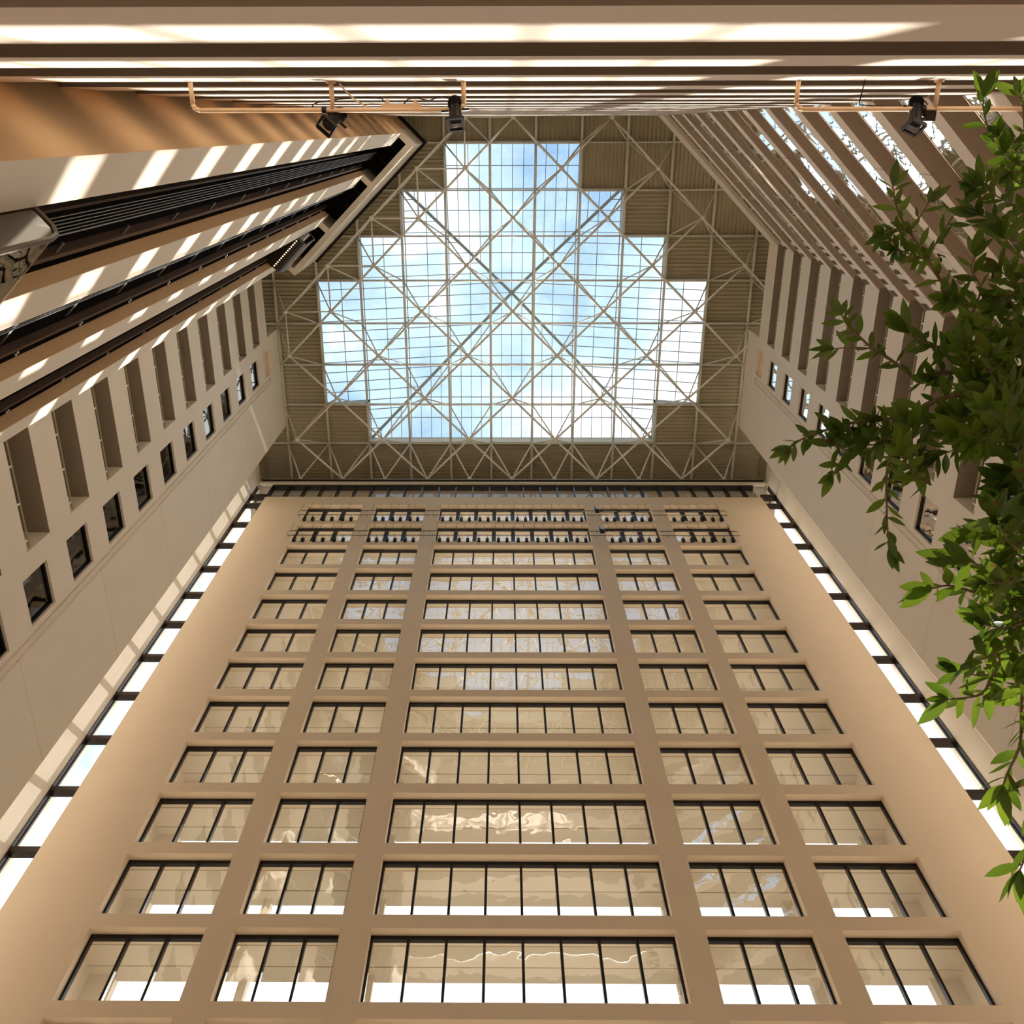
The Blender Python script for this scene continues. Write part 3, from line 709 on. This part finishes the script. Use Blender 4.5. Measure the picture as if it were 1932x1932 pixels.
ms2.inputs[0].default_value = .04; l.new(ms.outputs[0], ms2.inputs[1]); l.new(gl.outputs[0], ms2.inputs[2]); l.new(ms2.outputs[0], o_.inputs[0])

TR = random.Random(11)
tree = empty('tree', at(2350, 900, 3.3)); tree.location.z = FL; TO2 = tree.location.copy()
def lp(p): return Vector(p)-TO2
leafq = MB()
def leaf(p, d, nrm, L_, W_):
    d = d.normalized(); s_ = d.cross(nrm)
    if s_.length < .05: s_ = d.cross(Vector((1, .3, 0)))
    s_.normalize(); nn = s_.cross(d).normalized(); k = len(leafq.v); bend = TR.uniform(-.22, .10); tw = TR.uniform(-.35, .35)
    prof = [(.0, .03), (.12, .42), (.3, .86), (.5, 1.0), (.7, .80), (.87, .40), (1.0, .0)]
    for t_, w_ in prof:
        c_ = p+d*(L_*t_)+nn*(bend*L_*t_*t_); a_ = tw*t_
        sv = (s_*math.cos(a_)+nn*math.sin(a_)); fold = nn*(.16*w_*W_)
        leafq.v += [tuple(lp(c_-sv*(w_*W_)+fold)), tuple(lp(c_)), tuple(lp(c_+sv*(w_*W_)+fold))]
    for i in range(len(prof)-1):
        a = k+i*3; leafq.f += [(a, a+1, a+4, a+3), (a+1, a+2, a+5, a+4)]; leafq.m += [0, 0]
def catm(P, n_=6):
    out_ = []
    Q = [P[0]*2-P[1]]+list(P)+[P[-1]*2-P[-2]]
    for i in range(1, len(Q)-2):
        for k in range(n_):
            t_ = k/n_; a, b_, c_, d_ = Q[i-1], Q[i], Q[i+1], Q[i+2]
            out_.append(.5*((2*b_)+(c_-a)*t_+(2*a-5*b_+4*c_-d_)*t_*t_+(3*b_-a-3*c_+d_)*t_**3))
    return out_+[P[-1]]
def twig(pts, r0, r1, start=0.0, gap=.022, LL=.105, parentname='branch', tip=True, spread=1.0):
    P = catm([at(*p) for p in pts]); q = MB(); q.path([lp(p) for p in P], r0, 6, r1); q.build(parentname, M['bark'], tree, True)
    # leaves
    Ltot = sum((P[i+1]-P[i]).length for i in range(len(P)-1)); acc = 0; nxt = start*Ltot; ang = TR.random()*6.28
    for i in range(len(P)-1):
        d = P[i+1]-P[i]; sl_ = d.length; d.normalize()
        while nxt < acc+sl_:
            f_ = (nxt-acc)/sl_; p = P[i]+(P[i+1]-P[i])*f_; ang += 2.4+TR.uniform(-.4, .4)
            u = d.cross(Vector((.2, .1, 1))).normalized(); v = d.cross(u)
            o = u*math.cos(ang)+v*math.sin(ang)
            ld = (d*TR.uniform(.35, 1.0)+o*TR.uniform(.7, 1.1)*spread+Vector((0, 0, -.25))).normalized()
            nr = (Vector((TR.uniform(-.6, .6), TR.uniform(-.6, .6), 1))).normalized()
            s = TR.uniform(.6, 1.02); s *= .86; leaf(p, ld, nr, LL*s, LL*s*TR.uniform(.125, .165))
            nxt += gap*.78*TR.uniform(.6, 1.4)
        acc += sl_
    if tip:
        d = (P[-1]-P[-2]).normalized()
        for k in range(5):
            ld = (d+Vector((TR.uniform(-.7, .7), TR.uniform(-.7, .7), TR.uniform(-.5, .3)))).normalized()
            s = TR.uniform(.6, 1.05); leaf(P[-1], ld, Vector((TR.uniform(-.7, .7), TR.uniform(-.7, .7), 1)).normalized(), LL*s, LL*s*.16)
root = (2350, 900, 3.3)
# trunk and main limbs
tp = [lp((TO2.x, TO2.y, FL)), lp((TO2.x+.05, TO2.y-.03, FL+1.4)), lp(at(2350, 950, 3.3)), lp(at(2330, 850, 4.2))]
q = MB(); q.path(catm(tp), .09, 10, .045); q.build('trunk', M['bark'], tree, True)
def limb(pts, r0=.022, r1=.010): twig(pts, r0, r1, 0, 99, parentname='limb', tip=False)
limb([(2340, 900, 3.4), (2080, 770, 2.9), (1932, 711, 2.75), (1881, 646, 2.75), (1833, 597, 2.8)])
limb([(2340, 930, 3.4), (2100, 1010, 2.4), (1960, 1120, 2.05), (1926, 1171, 2.0)])
limb([(2340, 820, 3.6), (2130, 560, 3.3), (1990, 420, 3.2), (1950, 330, 3.2)])
B_ = [
 ([(1833, 597, 2.8), (1786, 546, 2.85), (1751, 490, 2.9), (1716, 437, 2.95), (1695, 400, 2.98), (1684, 352, 3.0)], .007, .003, .1, .026, .10),
 ([(1751, 490, 2.9), (1765, 460, 2.95), (1800, 405, 3.0), (1822, 372, 3.0)], .004, .002, .15, .05, .10),
 ([(1716, 437, 2.95), (1735, 410, 2.9), (1752, 382, 2.9)], .003, .002, .5, .04, .09),
 ([(1716, 437, 2.95), (1690, 432, 2.9), (1668, 440, 2.85)], .004, .002, .0, .014, .095),
 ([(1751, 490, 2.9), (1720, 480, 2.8), (1690, 470, 2.75)], .004, .002, .0, .016, .105),
 ([(1833, 597, 2.8), (1850, 545, 2.75), (1833, 510, 2.75), (1838, 485, 2.75)], .004, .002, .2, .03, .105),
 ([(1932, 711, 2.75), (1850, 706, 2.6), (1776, 703, 2.55), (1739, 721, 2.6), (1709, 700, 2.65), (1676, 676, 2.7), (1642, 654, 2.75), (1601, 614, 2.8), (1588, 594, 2.85)], .009, .003, .1, .026, .095),
 ([(1676, 676, 2.7), (1650, 660, 2.6), (1610, 655, 2.6), (1575, 658, 2.62)], .003, .002, .3, .035, .085),
 ([(1833, 640, 2.6), (1780, 655, 2.55), (1730, 640, 2.5), (1715, 628, 2.5)], .004, .002, 0, .014, .11),
 ([(2000, 735, 2.7), (1880, 745, 2.4), (1790, 748, 2.35), (1744, 767, 2.35), (1682, 789, 2.4), (1601, 799, 2.45), (1521, 825, 2.5), (1493, 842, 2.52)], .009, .003, .1, .017, .095),
 ([(1709, 794, 2.38), (1692, 818, 2.35), (1682, 843, 2.3), (1673, 896, 2.25), (1673, 950, 2.22), (1674, 990, 2.2), (1678, 1030, 2.2)], .005, .002, .1, .018, .085),
 ([(1601, 799, 2.45), (1610, 830, 2.4), (1600, 860, 2.38), (1572, 893, 2.36)], .003, .002, .1, .020, .08),
 ([(1744, 767, 2.35), (1742, 820, 2.3), (1735, 860, 2.25), (1730, 880, 2.25)], .003, .002, .1, .016, .085),
 ([(1926, 1171, 2.0), (1900, 1225, 2.0), (1870, 1279, 2.02), (1850, 1310, 2.05), (1790, 1320, 2.05)], .006, .002, .0, .020, .10),
 ([(1926, 1171, 2.0), (1890, 1140, 1.95), (1830, 1115, 1.95), (1790, 1105, 1.95), (1760, 1110, 1.95)], .005, .002, .0, .016, .10),
 ([(1926, 1171, 2.0), (1925, 1120, 1.9), (1880, 1080, 1.85), (1830, 1060, 1.85)], .005, .002, .0, .020, .12),
 ([(1960, 1200, 2.0), (1930, 1300, 1.95), (1925, 1400, 1.95), (1905, 1450, 1.95), (1893, 1480, 1.95)], .005, .002, .1, .019, .10),
 ([(1950, 1330, 1.95), (1960, 1450, 1.9), (1955, 1560, 1.88), (1925, 1640, 1.85)], .005, .002, .1, .03, .11),
 ([(1990, 420, 3.2), (1950, 330, 3.2), (1905, 300, 3.15), (1875, 270, 3.1), (1857, 215, 3.1), (1855, 185, 3.1)], .006, .003, .25, .030, .115),
 ([(1950, 330, 3.2), (1935, 270, 3.1), (1930, 200, 3.05), (1925, 180, 3.05)], .004, .002, .4, .05, .11),
 ([(1990, 420, 3.2), (1920, 390, 3.0), (1880, 370, 2.95), (1855, 350, 2.95)], .004, .002, .1, .02, .12),
 ([(1990, 420, 3.2), (1930, 430, 3.0), (1880, 420, 2.9), (1850, 405, 2.9)], .004, .002, .1, .026, .12),
 ([(2030, 520, 3.1), (1960, 500, 2.9), (1920, 480, 2.85), (1895, 450, 2.85)], .004, .002, .1, .026, .115),
 ([(1990, 420, 3.2), (1950, 370, 3.1), (1900, 335, 3.05), (1840, 345, 3.0)], .004, .002, .2, .024, .115),
]
for pts, r0, r1, st, gp, LL in B_: twig(pts, r0, r1, st, gp, LL)
# denser side sprays in the body of the crown
for (x, y, sx, sy, n_, dd) in ((1875, 620, 45, 50, 7, 2.6), (1860, 760, 70, 50, 15, 2.3), (1890, 860, 55, 60, 11, 2.0), (1800, 710, 45, 30, 5, 2.5), (1905, 960, 30, 60, 9, 1.9), (1895, 1090, 40, 50, 7, 1.9), (1885, 1200, 40, 60, 6, 2.0), (1925, 700, 20, 80, 10, 2.5), (1915, 560, 20, 50, 5, 2.7), (1780, 850, 40, 30, 5, 2.3), (1915, 1320, 20, 60, 5, 1.95), (1905, 310, 30, 40, 5, 3.1), (1600, 835, 25, 12, 2, 2.42), (1660, 820, 30, 15, 3, 2.4), (1700, 850, 20, 20, 2, 2.3), (1700, 930, 10, 40, 1, 2.25), (1800, 600, 30, 30, 2, 2.7)):
    for k in range(n_):
        x0 = TR.gauss(x, sx*.6)+45; y0 = TR.gauss(y, sy*.6); a = TR.uniform(2.2, 4.3); ln = TR.uniform(40, 80)*2.4/dd
        d0 = dd*TR.uniform(.94, 1.08)
        twig([(x0, y0, d0), (x0+math.cos(a)*ln*.5, y0+math.sin(a)*ln*.5, d0*.99), (x0+math.cos(a+.2)*ln, y0+math.sin(a+.2)*ln, d0*.98)], .003, .0015, 0, .017, .098, 'twig')
leafq.build('foliage', ML, tree, True)
tag(tree, 'leafy tree with long green leaves reaching in from the right edge', 'tree')
